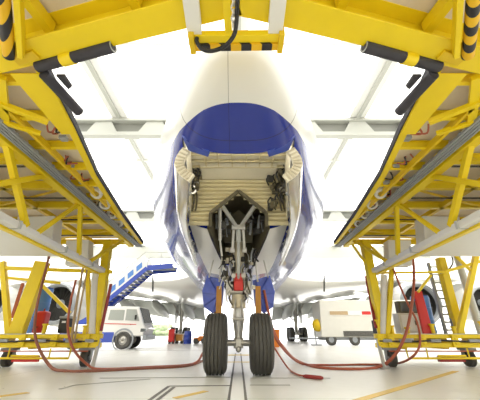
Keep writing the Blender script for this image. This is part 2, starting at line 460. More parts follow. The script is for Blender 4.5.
# long forward gear doors
def fdoor(s):
    prof = [(0, 0), (-.05, -.08), (-.09, -.18), (-.10, -.28), (-.07, -.38), (-.01, -.47), (.06, -.53), (.12, -.57)]
    DF = 3.70
    def sec(Y):
        t = (Y - DF) / (7.3 - DF); hx = BW + .015 + .25 * min(1, (Y - DF) / 1.5); hz = min(3.27, belly(hx, Y) - .01)
        k = 1 - .42 * min(1, t * 3)
        return [Vector((s * (hx - px * (1 - .5 * t)), Y, hz + pz * k)) for px, pz in prof]
    def thick(pl, d): 
        c = []
        for i, p in enumerate(pl):
            a = pl[max(0, i - 1)]; b = pl[min(len(pl) - 1, i + 1)]; tg = (b - a).normalized(); nrm = Vector((tg.z, 0, -tg.x))
            if nrm.x * s > 0: nrm = -nrm
            c.append(p + nrm * d)
        return c
    Ys = [DF, 3.8, 3.95, 4.2, 4.6, 5, 5.5, 6, 6.5, 7, 7.3]
    outer = MB().loft([sec(y) + list(reversed(thick(sec(y), .05))) for y in Ys], caps=True).build('forward_gear_door', 'door_silver', air)
    b = MB(); pl = sec(DF); q = thick(pl, .005); q2 = thick(pl, .135)          # ribbed end of the door
    for Y in (DF - .012,):
        b.loft([[p + Vector((0, Y - DF, 0)) for p in q] + [p + Vector((0, Y - DF, 0)) for p in reversed(q2)], [p + Vector((0, .05, 0)) for p in q] + [p + Vector((0, .05, 0)) for p in reversed(q2)]], caps=True)
    b.build('door_end_frame', 'cream', outer)
    rb = MB()
    fine = spline(pl, 3)
    a1, a2 = thick(fine, .01), thick(fine, .14)
    for i in range(1, len(fine) - 1, 2): rb.bar(a1[i] + Vector((0, -.02, 0)), a2[i] + Vector((0, -.02, 0)), .018, .018, (0, 1, 0))
    rb.build('end_rib', 'strut_beige', outer)
    for Y in (4.1, 4.7, 5.3, 5.9, 6.5):
        w = sec(Y); i1, i2 = thick(w, .05), thick(w, .10)
        MB().loft([[p for p in i1] + [p for p in reversed(i2)], [p + Vector((0, .05, 0)) for p in i1] + [p + Vector((0, .05, 0)) for p in reversed(i2)]], caps=True).build('door_stiffener', 'grey', outer)
for s in (-1, 1): fdoor(s)
# short aft doors, blue
for s in (-1, 1):
    P = [(.36, 7.30, 1.93), (.80, 7.75, 2.12), (.92, 7.85, 1.75), (.86, 7.8, 1.36), (.62, 7.55, 1.20), (.40, 7.32, 1.36)]
    d = MB().prism([(s * x, y, z) for x, y, z in P], (s * -.03, .05, 0)).build('aft_gear_door', 'blue_mid', air, bevel=.01)
    for x, z in ((.42, 1.9), (.9, 1.7), (.84, 1.4), (.6, 1.26), (.75, 2.05)):
        MB().bar((s * .48, 7.38, 1.6), (s * x, 7.30 + (x - .36) * .98, z), .02, .03).build('door_rib', 'blue', d)
    MB().cyl((s * .46, 7.36, 1.9), (s * .40, 7.2, 2.45), .02).cyl((s * .74, 7.66, 2.05), (s * .62, 7.5, 2.5), .018).build('door_rod', 'steel', d)
# nose landing gear
GY = 7.0; WR = .59; TRK = .47
leg = MB().cyl((0, GY - .12, 2.75), (0, GY - .05, 1.75), .13, .13, 20).cyl((0, GY - .05, 1.78), (0, GY - .02, 1.32), .155, .155, 20).lathe((0, GY - .02, 1.32), (0, 0, -1), [(0, .155), (.04, .16), (.05, .11)], 20)
leg = leg.build('nose_gear', 'strut_beige', air)
MB().cyl((0, GY - .02, 1.3), (0, GY, .62), .075, .075, 20).build('piston', 'silver', leg)
MB().cyl((-TRK, GY, WR), (TRK, GY, WR), .06).box((0, GY, WR), (.2, .2, .2)).build('axle', 'steel', leg, bevel=.01)
tl = MB()
for s in (-1, 1):
    tl.bar((s * .05, GY - .14, 1.45), (s * .1, GY - .30, 1.05), .03, .07); tl.bar((s * .1, GY - .30, 1.05), (s * .05, GY - .1, .68), .03, .07)
tl.cyl((-.13, GY - .30, 1.05), (.13, GY - .30, 1.05), .03); tl.build('torque_link', 'steel', leg)
yb = MB(); J = aty(238.5, 226, 6.35)
for s in (-1, 1):
    top = aty(238.5 + s * 17, 205, 5.75); low = aty(238.5 + s * 6, 250, 6.75)
    yb.bar(top, J + Vector((s * .06, 0, 0)), .075, .06, (0, 1, 0)); yb.bar(J + Vector((s * .1, 0, .02)), low, .055, .06, (0, 1, 0))
    yb.cyl(low + Vector((-.05, 0, 0)), low + Vector((.05, 0, 0)), .06)
yb.box(J + Vector((0, 0, -.03)), (.3, .06, .1)); yb.build('drag_brace', 'silver', leg)
MB().cyl(J + Vector((0, 0, -.05)), aty(238.5, 285, 6.8), .035).cyl(J + Vector((0, 0, -.1)), J + Vector((0, .05, -.35)), .06).build('lock_stay', 'grey_light', leg)
MB().cyl(aty(220, 208, 5.9), aty(220, 240, 6.4), .04).cyl(aty(220, 240, 6.4), aty(222, 256, 6.6), .022).build('door_actuator', 'silver', leg)
MB().prism([(-.33, 6.9, 2.75), (.33, 6.9, 2.75), (.36, 6.7, 3.2), (0, 6.6, 3.45), (-.36, 6.7, 3.2)], (0, .05, 0)).build('brace_panel', 'dark_olive', leg)
MB().box(aty(238.5, 286, 6.72), (.2, .16, .2)).prism([aty(234, 281, 6.72), aty(243, 281, 6.72), aty(241, 273, 6.72), aty(236, 273, 6.72)], (0, .1, 0)).build('red_steering_lock', 'red', leg, bevel=.015)
ta = MB().cyl((-.28, GY - .16, 1.62), (.28, GY - .16, 1.62), .075).box((-.19, GY - .17, 1.72), (.14, .16, .22)).box((.19, GY - .17, 1.72), (.14, .16, .22)); ta.build('steering_actuator', 'steel', leg, bevel=.01)
lights = MB()
for s in (-1, 1):
    lights.lathe((s * .11, GY - .3, 1.92), (0, -1, 0), [(0, .02), (.05, .05), (.07, .05), (.07, .04), (.06, .0)], 16)
lights.build('taxi_light', 'steel', leg)
for i in range(76):
    s = random.choice((-1, 1)); t = random.random(); z = 1.6 + 1.0 * t; w = .12 + .28 * t
    p = Vector((s * random.uniform(.10, w + .08), GY - random.uniform(.02, .25), z))
    k = random.random()
    if k < .6: MB().tube(spline([p, p + Vector((random.uniform(-.08, .08), -.03, -.14)), p + Vector((random.uniform(-.1, .1), 0, -.30))], 4), random.uniform(.010, .02), 6).build('hydraulic_line', random.choice(('dark', 'dark_olive', 'grey', 'black', 'steel')), leg)
    elif k < .85: MB().box(p, (random.uniform(.04, .1), .08, random.uniform(.05, .12)), rz=random.random()).build('valve_block', random.choice(('dark', 'strut_beige')), leg, bevel=.006)
    else: MB().ball(p, (.045, .045, .045), 8).build('fitting', 'dark', leg)
for i in range(16):
    s = random.choice((-1, 1)); z = random.uniform(1.55, 2.3); p = Vector((s * random.uniform(.08, .34), GY - random.uniform(.1, .3), z))
    if random.random() < .5: MB().tube(spline([p, p + Vector((random.uniform(-.1, .1), -.03, -.12)), p + Vector((random.uniform(-.1, .1), 0, -.26))], 4), random.uniform(.008, .014), 6).build('hydraulic_line', 'offwhite', leg)
    else: MB().box(p, (random.uniform(.03, .08), .05, random.uniform(.03, .1)), rz=random.random()).build('fitting', 'offwhite', leg, bevel=.005)
# silver belly panels beside the gear well
for s in (-1, 1):
    g = []
    for i in range(9):
        Y = BR + .05 + (9.2 - BR - .05) * i / 8; x0 = .62 + (.40 - .62) * min(1, (Y - BR) / (BE - BR)); x1 = .97 - .05 * i / 8; row = []
        for j in range(6):
            x = x0 + (x1 - x0) * j / 5; row.append(Vector((s * x, Y, belly(x, Y) - .012)))
        g.append(row + [p + Vector((0, 0, .01)) for p in reversed(row)])
    MB().loft(g, caps=True).build('belly_panel', 'silver', air)
for s in (-1, 1):
    a, b, c, d = aty(238.5 + s * 17, 286, 7.2), aty(238.5 + s * 22, 286, 7.2), aty(238.5 + s * 23, 318, 7.2), aty(238.5 + s * 17, 318, 7.2)
    MB().prism([a, b, c, d], (0, .04, 0)).build('orange_strap', 'orange_tan', leg)
def tyre_prof(r, w, rim, grooves):
    h = w / 2; pr = [(-h * .55, rim), (-h * .86, rim + .03), (-h, rim + (r - rim) * .38), (-h * .98, rim + (r - rim) * .62), (-h * .88, r - .055), (-h * .74, r - .018)]
    for g in range(grooves):
        x = -h * .62 + 2 * h * .62 * g / max(1, grooves - 1)
        pr += [(x - .022, r), (x - .012, r), (x - .009, r - .022), (x + .009, r - .022), (x + .012, r), (x + .022, r)]
    pr += [(h * .74, r - .018), (h * .88, r - .055), (h * .98, rim + (r - rim) * .62), (h, rim + (r - rim) * .38), (h * .86, rim + .03), (h * .55, rim)]
    return pr
for s in (-1, 1):
    cx = s * TRK; t = MB().lathe((cx, GY, WR), (1, 0, 0), tyre_prof(WR, .475, .30, 5), 64, True).build('tyre', 'rubber', leg)
    MB().lathe((cx, GY, WR), (1, 0, 0), [(-.14, .0), (-.14, .10), (-.05, .12), (-.04, .24), (-.13, .29), (-.14, .305), (.14, .305), (.13, .29), (.04, .24), (.05, .12), (.14, .10), (.14, 0)], 32).build('wheel_rim', 'silver', leg)
tf = MB(); tf.cyl((-.2, GY - .2, .60), (.2, GY - .2, .60), .035).box((0, GY - .2, .56), (.1, .1, .2)).ball((0, GY - .24, .48), (.06, .06, .06)); tf.build('tow_fitting', 'steel', leg)

# wings, main gear, engines
def wing(s):
    def sec(x, yl, chord, z, th):
        out = []
        for k in range(24):
            a = 2 * math.pi * k / 24; c = .5 - .5 * math.cos(a)
            yt = th * (2.9 * math.sqrt(max(c, 0)) * .55 - 1.0 * c * .55 - .6 * c * c * .99) if 0 < c < 1 else 0
            out.append(Vector((s * x, yl + chord * c, z + (yt if a < math.pi else -yt * .9))))
        return out
    w = MB().loft([sec(2.6, 19.5, 19, 4.2, 1.6), sec(4.2, 21.0, 17.2, 4.1, 1.5), sec(6.4, 23.0, 15, 4.3, 1.15), sec(9, 24.8, 13, 4.6, .9), sec(15, 28.5, 10, 5.3, .7), sec(26, 35.5, 7, 6.5, .5), sec(39, 44, 3.5, 8.0, .3)], caps=True).build('wing', 'white_gloss', air)
    f = MB()
    for (xa, xb, za, zb, ya) in ((3.9, 8.9, 3.55, 3.9, 35.5), (9.1, 14.5, 3.95, 4.5, 36.5), (15.6, 24, 4.7, 5.6, 38.2)):
        f.prism([(s * xa, ya, za), (s * xb, ya + .9, zb), (s * xb, ya + 3.2, zb - 1.0), (s * xa, ya + 2.6, za - 1.45)], (0, .05, .16))
    f.build('flap', 'panel_grey', w)
    for x, z in ((5.2, 3.4), (8.4, 3.65), (12.2, 4.0), (17.6, 4.7), (22, 5.2)):
        c = Vector((s * x, 29.5 + (x - 5) * .35, z))
        MB().lathe(c, (0, 1, -.14), [(0, .02), (.5, .22), (1.5, .42), (4, .48), (6.5, .36), (8.2, .16), (9, .02)], 16).build('flap_track_fairing', 'panel_grey', w)
    MB().bar((s * 6.3, 22.9, 3.55), (s * 6.45, 22.95, 4.75), .09, .12).build('leading_edge_joint', 'dark', w)
    # main gear
    mx, my = s * 6.2, 35.0
    g = MB().cyl((mx, my, 4.0), (mx, my, .8), .24, .18).bar((mx - s * .2, my, 2.0), (mx - s * 1.7, my + .3, 3.6), .16, .16).bar((mx, my - .1, 2.2), (mx + s * .9, my - .4, 3.7), .14, .14).box((mx, my, .72), (.25, 2.1, .28)).build('main_gear', 'steel', air, bevel=.02)
    MB().prism([(mx + s * .45, my - .9, 3.6), (mx + s * .45, my + .9, 3.6), (mx + s * .55, my + .7, 1.7), (mx + s * .55, my - .7, 1.7)], (s * .06, 0, 0)).build('gear_leg_door', 'panel_grey', g)
    for yy in (-.85, .85):
        MB().cyl((mx - .75, my + yy, .68), (mx + .75, my + yy, .68), .09).build('axle', 'steel', g)
        for xx in (-.66, .66):
            MB().lathe((mx + xx, my + yy, .68), (1, 0, 0), tyre_prof(.68, .50, .3, 3), 28, True).lathe((mx + xx, my + yy, .68), (1, 0, 0), [(-.2, 0), (-.2, .3), (.2, .3), (.2, 0)], 20).build('main_wheel', 'rubber', g)
    # engines
    for ex, ey, ez in ((14.9, 25.5, 3.0), (25.7, 32.5, 3.7)):
        c = Vector((s * ex, ey, ez))
        n = MB().lathe(c, (0, 1, 0), [(.5, 1.33), (.12, 1.40), (0, 1.48), (.05, 1.56), (.5, 1.72), (1.6, 1.82), (3, 1.75), (4.4, 1.45), (4.4, 1.3)], 48).build('engine_nacelle', 'white_gloss', air)
        MB().lathe(c, (0, 1, 0), [(.52, 1.325), (.14, 1.39), (-.02, 1.48), (.04, 1.57), (.3, 1.665)], 48).build('intake_lip', 'grey', n)
        fan = MB().lathe(c, (0, 1, 0), [(1.1, 0), (1.1, 1.36), (.45, 1.34)], 48)
        for k in range(22):
            a = 2 * math.pi * k / 22; d = Vector((math.cos(a), 0, math.sin(a))); e = Vector((math.cos(a + .17), 0, math.sin(a + .17)))
            fan.prism([c + d * .35 + Vector((0, .95, 0)), c + d * 1.33 + Vector((0, .95, 0)), c + e * 1.33 + Vector((0, 1.05, 0)), c + e * .4 + Vector((0, 1.05, 0))], (0, .02, 0))
        fan.build('fan', 'dark', n)
        MB().lathe(c, (0, 1, 0), [(.55, .01), (.75, .2), (1.0, .36)], 24).build('spinner', 'grey', n)
        MB().prism([(s * ex - .15, ey + 1.2, ez + 1.7), (s * ex - .15, ey + 5.2, ez + 1.2), (s * ex - .15, ey + 6.5, ez + 2.3), (s * ex - .15, ey + 3.4, ez + 2.35)], (.3, 0, 0)).build('pylon', 'white_gloss', n)
for s in (-1, 1): wing(s)

# ------------------------------------------------------------------ docking: front platform
DZ = 3.36                                # underside of the beams
pf = thing('overhead_platform', 'yellow steel overhead platform with dark foam bumpers and striped guards', 'platform', (0, 1.5, 0))
Lc, Le = Vector((0, 1.78, DZ)), Vector((-2.32, 2.36, DZ))
def mir(v, s): return Vector((v.x * -s, v.y, v.z)) if s > 0 else Vector(v)
HB = .34
for s in (-1, 1):
    a, b = mir(Lc, s), mir(Le, s); d = (b - a).normalized(); nb = Vector((0, -.14, HB / 2))
    MB().ibeam(a + nb, b + nb + d * .6, .27, HB, .02).build('edge_beam', 'yellow', pf, bevel=.004)
    for x in (.95, 1.9, 3.1):            # joists running back over the camera
        yb_ = 1.78 + .25 * x; MB().bar((s * x, yb_ - .18, DZ + .24), (s * x + s * .5, -1.2, DZ + .26), .09, .13).build('joist', 'yellow', pf, bevel=.004)
    MB().prism([(0, 1.66, DZ + .33), (s * 3.4, 2.46, DZ + .33), (s * 3.6, -1.4, DZ + .33), (0, -1.4, DZ + .33)], (0, 0, .04)).build('soffit_panel', 'plywood', pf, smooth=False)
    # bumper on the front edge
    X = lambda px: px if s < 0 else 2 * PX0 - px
    p, q = atz(X(38), 67, DZ - .01), atz(X(113), 46.5, DZ - .01)
    t = MB().cyl(p, q, .058, n=24).build('foam_bumper', 'foam', pf)
    ax = (q - p).normalized(); MB().lathe(q, ax, [(.001, .058), (.004, .058), (.004, .04), (-.02, .04), (-.02, 0)], 24).build('bumper_end', 'grey', t)
    m = p.lerp(q, .42); MB().lathe(m - ax * .07, ax, [(0, .056), (0, .066), (.14, .066), (.14, .056)], 24, True).box(m + Vector((0, 0, .06)), (.1, .1, .06)).build('bumper_bracket', 'yellow', pf, bevel=.006)
    p, q = atz(X(9), 56, DZ - .06), atz(X(2), -14, DZ - .06)
    MB().cyl(p, q, .055, n=20).build('striped_guard', 'hazard_post', pf)
    MB().bar(p + Vector((-s * .12, .0, .02)), q + Vector((-s * .12, 0, .02)), .05, .12).build('guard_rail', 'yellow', pf, bevel=.005)
    MB().bar(p + Vector((s * .02, .1, .06)), p + Vector((-s * .25, .02, .06)), .1, .06).build('guard_clamp', 'yellow_deep', pf, bevel=.005)
ext = thing('nose_bar', 'yellow and black striped bar on two white arms hanging centrally below the platform edge', 'barrier', (0, 2.05, DZ))
for px0, px1 in ((190, 196), (279, 274)):
    p, q = atz(px1, 42, DZ - .06), atz(px0, -8, DZ - .06); MB().bar(p, q, .13, .08).build('white_arm', 'white', ext, bevel=.006)
p, q = atz(191, 37, DZ - .08), atz(282, 36, DZ - .08)
MB().bar(p, q, .08, .07).build('cross_bar', 'yellow', ext, bevel=.006)
MB().bar(p + Vector((0.03, .075, -.03)), q + Vector((-.03, .075, -.03)), .07, .05).build('striped_strip', 'hazard_bar', ext)
for e, d in ((p, 1), (q, -1)): MB().box(e + Vector((d * .01, .03, -.015)), (.05, .2, .12)).build('end_plate', 'yellow_deep', ext, bevel=.006)
MB().bar(atz(229, 39, DZ - .1), atz(226, -8, DZ - .02), .065, .03).build('centre_strap', 'yellow', ext, bevel=.004)
tag(MB().tube(spline([atz(238, -6, DZ - .13), atz(237, 10, DZ - .13), atz(236.5, 22, DZ - .14), atz(234, 35, DZ - .2), atz(225, 46, DZ - .24), atz(212, 51, DZ - .24), atz(202, 49, DZ - .22), atz(197, 42, DZ - .16), atz(197, 38, DZ - .12)], 8), .019, 12).build('power_cable', 'black'), 'thick black cable looping down over the striped bar at top centre', 'cable')
ch = thing('hanging_chain', 'short steel link chain beside the black cable at top centre', 'chain', (0, 1.9, DZ))
for i in range(6):
    p = atz(233.5, 24 - i * 5.5, DZ - .12); d = (atz(233.5, 0, DZ - .12) - atz(233.5, 24, DZ - .12)).normalized(); lk = []
    for k in range(12):
        a = 2 * math.pi * k / 12; sd = Vector((1, 0, 0)) if i % 2 else Vector((.35, 0, .9)); lk.append(p + d * (.034 * math.cos(a)) + sd * (.018 * math.sin(a)))
    MB().tube(lk + [lk[0], lk[1]], .006, 6).build('link', 'silver', ch)

# ------------------------------------------------------------------ docking: side docks
INNER = [(-2.09, 2.40), (-2.28, 3.44), (-2.56, 4.76), (-2.83, 6.9), (-3.05, 9.3)]
def inner_x(y): return interp([(b, a) for a, b in INNER], y)[0]
def dock(s):
    side = 'left' if s < 0 else 'right'
    D = thing('maintenance_dock', 'yellow steel maintenance dock on castors ' + ('left of the aircraft, in front of the stair truck' if s < 0 else 'right of the aircraft, with slanting red board'), 'scaffold', (s * 4.2, 8.5, 0))
    P = lambda x, y, z: Vector((-x * s, y, z))          # left-hand coordinates, mirrored for the right dock
    UZ, LZ = 3.36, 2.36
    # inner edge beam in pieces along the curve, with dark rubber edge strip
    e = MB(); k = MB(); fl = MB()
    for (xa, ya), (xb, yb) in zip(INNER, INNER[1:]):
        e.bar(P(xa - .05, ya, UZ + .05), P(xb - .05, yb, UZ + .05), .10, .10)
        k.bar(P(xa + .01, ya, UZ + .06), P(xb + .01, yb, UZ + .06), .02, .085)
    e.build('edge_beam', 'yellow', D, bevel=.005); k.build('rubber_edge', 'foam', D)
    MB().prism([P(-2.10, 2.42, UZ - .012), P(-2.30, 3.50, UZ - .012), P(-2.50, 3.50, UZ - .012), P(-2.48, 2.42, UZ - .012)], (0, 0, .012)).build('edge_plate', 'yellow', D)
    # deck soffit
    poly = [P(x - .09, y, UZ + .20) for x, y in INNER] + [P(-7.4, 9.4, UZ + .20), P(-7.4, 3.0, UZ + .20)]
    MB().prism(poly, (0, 0, .05)).build('deck_panel', 'plywood', D, smooth=False)
    # cross joists
    for y in (2.62, 3.25, 3.95, 4.6, 5.25, 5.9, 6.55, 7.2, 7.85, 8.5, 9.1):
        MB().ibeam(P(inner_x(y) - .05, y, UZ + .11), P(-3.3, y, UZ + .12), .06, .13, .014).build('joist', 'yellow', D)
    for y in (3.3, 4.3, 5.3, 6.3, 7.3, 8.3, 9.3):
        MB().ibeam(P(-3.3, y, UZ + .08), P(-7.4, y, UZ + .08), .10, .16, .016).build('cross_beam', 'yellow', D)
    for x, w in ((-2.95, .05), (-4.6, .1), (-5.9, .1)):
        MB().bar(P(x, 3.0 if x < -3 else 2.5, UZ + .05), P(x, 9.3 if x < -3 else 7.0, UZ + .05), w, .1).build('stringer', 'yellow_deep', D)
    # corner diagonals near the front platform
    MB().bar(P(-2.55, 3.25, UZ), P(-3.3, 2.55, UZ), .08, .06).build('diagonal_brace', 'yellow', D)
    MB().bar(P(-2.65, 2.5, UZ + .03), P(-3.35, 3.6, UZ + .03), .1, .06).build('diagonal_brace', 'yellow', D)
    MB().bar(P(-2.8, 3.5, UZ), P(-3.35, 3.1, UZ), .07, .05).build('diagonal_brace', 'yellow', D)
    # upper chord and the grey cable tray
    MB().bar(P(-3.46, 2.95, UZ + .03), P(-3.46, 9.45, UZ + .03), .17, .16).build('upper_chord', 'yellow', D, bevel=.006)
    tr = MB()
    for dx in (-.075, -.025, .03, .08): tr.bar(P(-3.22 + dx, 2.95, UZ - .02), P(-3.22 + dx, 9.5, UZ - .02), .032, .04)
    for y in [3.05 + .45 * i for i in range(15)]: tr.box(P(-3.22, y, UZ + .005), (.2, .05, .02))
    tr.build('cable_tray', 'grey', D)
    # lower chord (white) with yellow edge
    lc = MB().bar(P(-3.50, 2.9, LZ), P(-3.78, 8.6, LZ), .16, .12)
    lc.build('lower_chord', 'white', D, bevel=.02)
    MB().bar(P(-3.62, 2.9, LZ - .07), P(-3.90, 8.6, LZ - .07), .09, .045).build('lower_flange', 'yellow', D)
    for y in (4.55, 6.1, 7.5): MB().box(P(-3.48 - .05 * (y - 2.9), y, LZ), (.17, .05, .13)).build('chord_clamp', 'grey_light', D)
    X = lambda y: -3.46 - .045 * (y - 2.9)
    for (ya, za, yb, zb, w) in ((3.75, UZ, 4.75, LZ + .05, .09), (3.3, LZ, 4.75, UZ, .085), (5.1, LZ + .05, 6.0, UZ, .07), (6.05, UZ, 6.75, LZ + .05, .085), (7.4, LZ + .05, 8.8, UZ, .07)):
        MB().bar(P(X(ya) if za < UZ else -3.46, ya, za), P(X(yb) if zb < UZ else -3.46, yb, zb), w, w, (1, 0, 0)).build('truss_member', 'yellow', D, bevel=.006)
    # lower deck, its soffit, cabinets on it
    MB().prism([P(-3.95, 3.2, LZ - .02), P(-3.95, 6.6, LZ - .02), P(-7.4, 6.6, LZ - .02), P(-7.4, 3.2, LZ - .02)], (0, 0, .06)).build('lower_deck', 'white', D, smooth=False)
    for (x0, x1, y, z0, z1, ln) in ((-3.95, -4.8, 6.2, LZ + .06, 3.15, .35), (-3.95, -4.6, 7.9, LZ + .05, 3.1, .3), (-4.6, -6.6, 6.4, LZ + .05, 3.05, .2)):
        MB().prism([P(x0, y, z0), P(x1, y + .05, z0), P(x1 - .12, y + .05, z1), P(x0 - .12, y, z1)], (0, ln, 0)).build('cabinet', 'white', D, bevel=.015)
    for y in (3.0, 4.1, 5.4, 6.7, 8.0):
        MB().cyl(P(-3.5, y, UZ + .06), P(-5.9, y + 1.1, UZ + .06), .028, n=8).build('tie_rod', 'yellow_deep', D)
        MB().cyl(P(-3.6, y + .3, UZ - .01), P(-7.0, y + .3, UZ - .01), .018, n=8).build('conduit', 'dark', D)
    # guide rollers along the inner edge
    for y in (5.6, 6.2, 6.8, 7.4, 8.0, 8.6):
        c = P(inner_x(y) - .26, y, UZ + .06); MB().lathe(c, (0, .6, 1), [(-.04, .12), (.04, .12), (.04, .07), (-.04, .07)], 18, True).build('guide_roller', 'offwhite', D)
    # red and dark service lines under the deck
    for i, y in enumerate((3.45, 4.3, 4.9, 5.6, 6.2, 6.9, 7.5)):
        for q in range(3):
            x = inner_x(y) - random.uniform(.22, .5); z = UZ + random.uniform(.02, .10)
            MB().tube(spline([P(x, y, z + .08), P(x - .05 * q, y + .08, z - .02), P(x + random.uniform(-.12, .12), y + .2, z + .06)], 4), .014, 6).build('service_line', 'hose_red' if q != 1 else 'dark', D)
        MB().box(P(inner_x(y) - random.uniform(.25, .5), y + .3, UZ + .10), (.10, .10, .06)).build('valve_block', 'grey', D, bevel=.005)
    # columns
    Y8 = 8.5
    c1t, c1b = aty(108.5 if s < 0 else 2 * PX0 - 113, 240, Y8), aty(96 if s < 0 else 384, 338, Y8)
    MB().bar(c1b, c1t, .21, .22, (0, 1, 0)).build('column', 'yellow', D, bevel=.012)
    if s < 0: a, b = aty(43, 262, Y8), aty(15, 338, Y8)
    else: a, b = aty(440, 258, Y8 + .3), aty(460, 336, Y8 + .3)
    MB().bar(b, a, .36 if s < 0 else .2, .2, (0, 1, 0)).build('column', 'yellow', D, bevel=.012)
    if s < 0: a, b = aty(3, 262, Y8), aty(9, 338, Y8)
    else: a, b = aty(478, 246, Y8), aty(459, 334, Y8)
    MB().bar(b, a, .13, .13, (0, 1, 0)).build('post', 'yellow', D, bevel=.008)
    if s < 0: a, b = aty(96, 258, Y8 - .1), aty(92, 338, Y8 - .1)
    else: a, b = aty(384, 275, Y8 - .1), aty(383, 338, Y8 - .1)
    MB().cyl(b, a, .085, n=16).build('standpipe', 'white', D)
    if s < 0: a, b = aty(87, 246, Y8 + .3), aty(90, 338, Y8 + .3)
    else: a, b = aty(394, 236, Y8 - .15), aty(387, 338, Y8 - .15)
    MB().bar(b, a, .11, .11, (0, 1, 0)).build('post', 'yellow', D, bevel=.008)
    # cross rails
    if s < 0: pr = [((0, 268), (112, 272), .10), ((0, 277), (60, 283), .07), ((40, 283), (70, 313), .08), ((90, 268), (104, 250), .08)]
    else: pr = [((376, 273), (444, 272), .06), ((444, 272), (482, 261), .08), ((352, 244), (371, 271), .055), ((367, 243), (388, 263), .06), ((470, 270), (452, 252), .07), ((431, 275), (418, 292), .06)]
    for a, b, w in pr:
        MB().bar(aty(*a, Y8), aty(*b, Y8), w, w, (0, 1, 0)).build('cross_rail', 'yellow', D, bevel=.006)
    # base frame
    xi, xo = -3.45, -8.2
    for yy, xi in ((9.7, -4.1), (8.35, xi)):
        MB().bar(P(xi, yy, .71), P(xo, yy, .71), .14, .11).build('base_beam', 'yellow', D, bevel=.01)
        MB().bar(P(xi, yy, .50), P(xo, yy, .50), .14, .11).build('base_beam', 'yellow', D, bevel=.01)
    MB().box(P(-6.15, 9.03, .755), (4.1, 1.5, .02)).build('base_deck', 'grey_light', D)
    for x in (-4.15, -5.2, -6.6, xo + .1):
        MB().bar(P(x, 8.35, .58), P(x, 9.7, .58), .14, .34).build('base_tie', 'yellow_deep', D, bevel=.01)
    for x in (xi - .1, xi - .35, -4.6, -5.4, -6.3):
        bp = MB().box(P(x, 8.26, .6), (.16, .06, .30)); bp.cyl(P(x, 8.24, .66), P(x, 8.215, .66), .03, n=8).cyl(P(x, 8.24, .54), P(x, 8.215, .54), .03, n=8)
        bp.build('bolted_plate', 'yellow', D, bevel=.01)
    MB().box(P((xi + xo) / 2, 8.30, .37), (4.2, .04, .03)).build('red_strip', 'hose_red', D)
    rl = MB()
    zz = .22
    rl.tube([P(-4.1, 8.2, .44), P(-4.12, 8.2, zz), P(-6.4, 8.2, zz), P(-6.42, 8.2, .44)], .024, 8)
    for x in (-4.6, -5.6): rl.cyl(P(x, 8.2, .44), P(x, 8.2, zz), .018, n=8)
    rl.build('toe_rail', 'yellow', D)
    for x, h in ((-3.62, .30), (-3.95, .16), (-4.35, .12), (-5.0, .2), (-5.55, .14), (-6.3, .26)):
        MB().cyl(P(x, 8.42, .76), P(x, 8.42, .76 + h), .05, n=14).cyl(P(x, 8.42, .76 + h), P(x, 8.42, .80 + h), .075, n=14).build('jack_post', 'yellow', D)
    for x, l in ((-3.7, .22), (-4.15, .3), (-4.9, .24), (-5.9, .34)):
        MB().box(P(x, 8.24, .605), (l, .05, .07)).build('cable_clamp', 'grey', D, bevel=.006)
    MB().tube(spline([P(-3.5, 8.24, .60), P(-4.2, 8.24, .585), P(-5.0, 8.24, .61), P(-5.8, 8.24, .585), P(-6.8, 8.24, .60)], 6), .022, 8).build('cable_run', 'dark', D)
    MB().box(P(-5.18, 8.25, .20), (.62, .1, .12)).build('sign_plate', 'red' if s < 0 else 'dark_red', D)
    MB().box(P(-5.18, 8.19, .275), (.68, .04, .04)).build('sign_edge', 'yellow', D)
    for x in (-3.86, -5.82):
        ct = P(x, 8.55, .20)
        cs = MB().lathe(ct, (1, 0, 0), [(-.07, .06), (-.09, .15), (-.06, .195), (.06, .195), (.09, .15), (.07, .06)], 24, True).build('castor', 'rubber', D)
        MB().box(ct + Vector((0, 0, .205)), (.3, .3, .05)).bar(ct + Vector((.12, 0, 0)), ct + Vector((.12, 0, .2)), .03, .1).bar(ct + Vector((-.12, 0, 0)), ct + Vector((-.12, 0, .2)), .03, .1).cyl(ct - Vector((.13, 0, 0)), ct + Vector((.13, 0, 0)), .04).build('castor_fork', 'grey', cs)
    MB().cyl(P(-3.46, 8.1, .02), P(-3.50, 8.33, .62), .045).lathe(P(-3.46, 8.1, 0), (0, 0, 1), [(0, .11), (.025, .11), (.03, .05)], 16).build('stabiliser_leg', 'steel', D)
    # red slim bar beside the inner column
    if s < 0: a, b = aty(111, 284, 8.3), aty(101, 331, 8.25)
    else: a, b = aty(366, 276, 8.9), aty(376, 328, 8.4)
    MB().bar(a, b, .07, .05, (0, 1, 0)).build('red_bar', 'dark_red', D, bevel=.006)
    if s < 0:
        MB().bar(aty(23, 283, 8.8), aty(12, 318, 8.8), .08, .05, (0, 1, 0)).build('red_bar', 'hose_red', D, bevel=.006)
    else:
        MB().bar(aty(447, 279, 9), aty(460, 326, 9), .08, .05, (0, 1, 0)).build('red_bar', 'red', D, bevel=.006)
        MB().prism([aty(414, 291, 8.7), aty(422, 291, 8.7), aty(434, 334, 8.4), aty(424, 334, 8.4)], (0, .08, 0)).build('red_board', 'red', D, bevel=.01)
        ld = MB()
        for o in (0, 9): ld.bar(aty(428 + o, 263, 9.2), aty(446 + o, 334, 8.8), .06, .09, (0, 1, 0))
        for i in range(9):
            t = (i + .5) / 9; ld.cyl(aty(428 + 18 * t, 263 + 71 * t, 9.2 - .4 * t), aty(437 + 18 * t, 263 + 71 * t, 9.2 - .4 * t), .022, n=8)
        ld.build('ladder', 'grey', D)
        MB().cyl(aty(456, 254, 9.3), aty(483, 338, 8.9), .10, n=14).build('grey_pipe', 'grey_light', D)
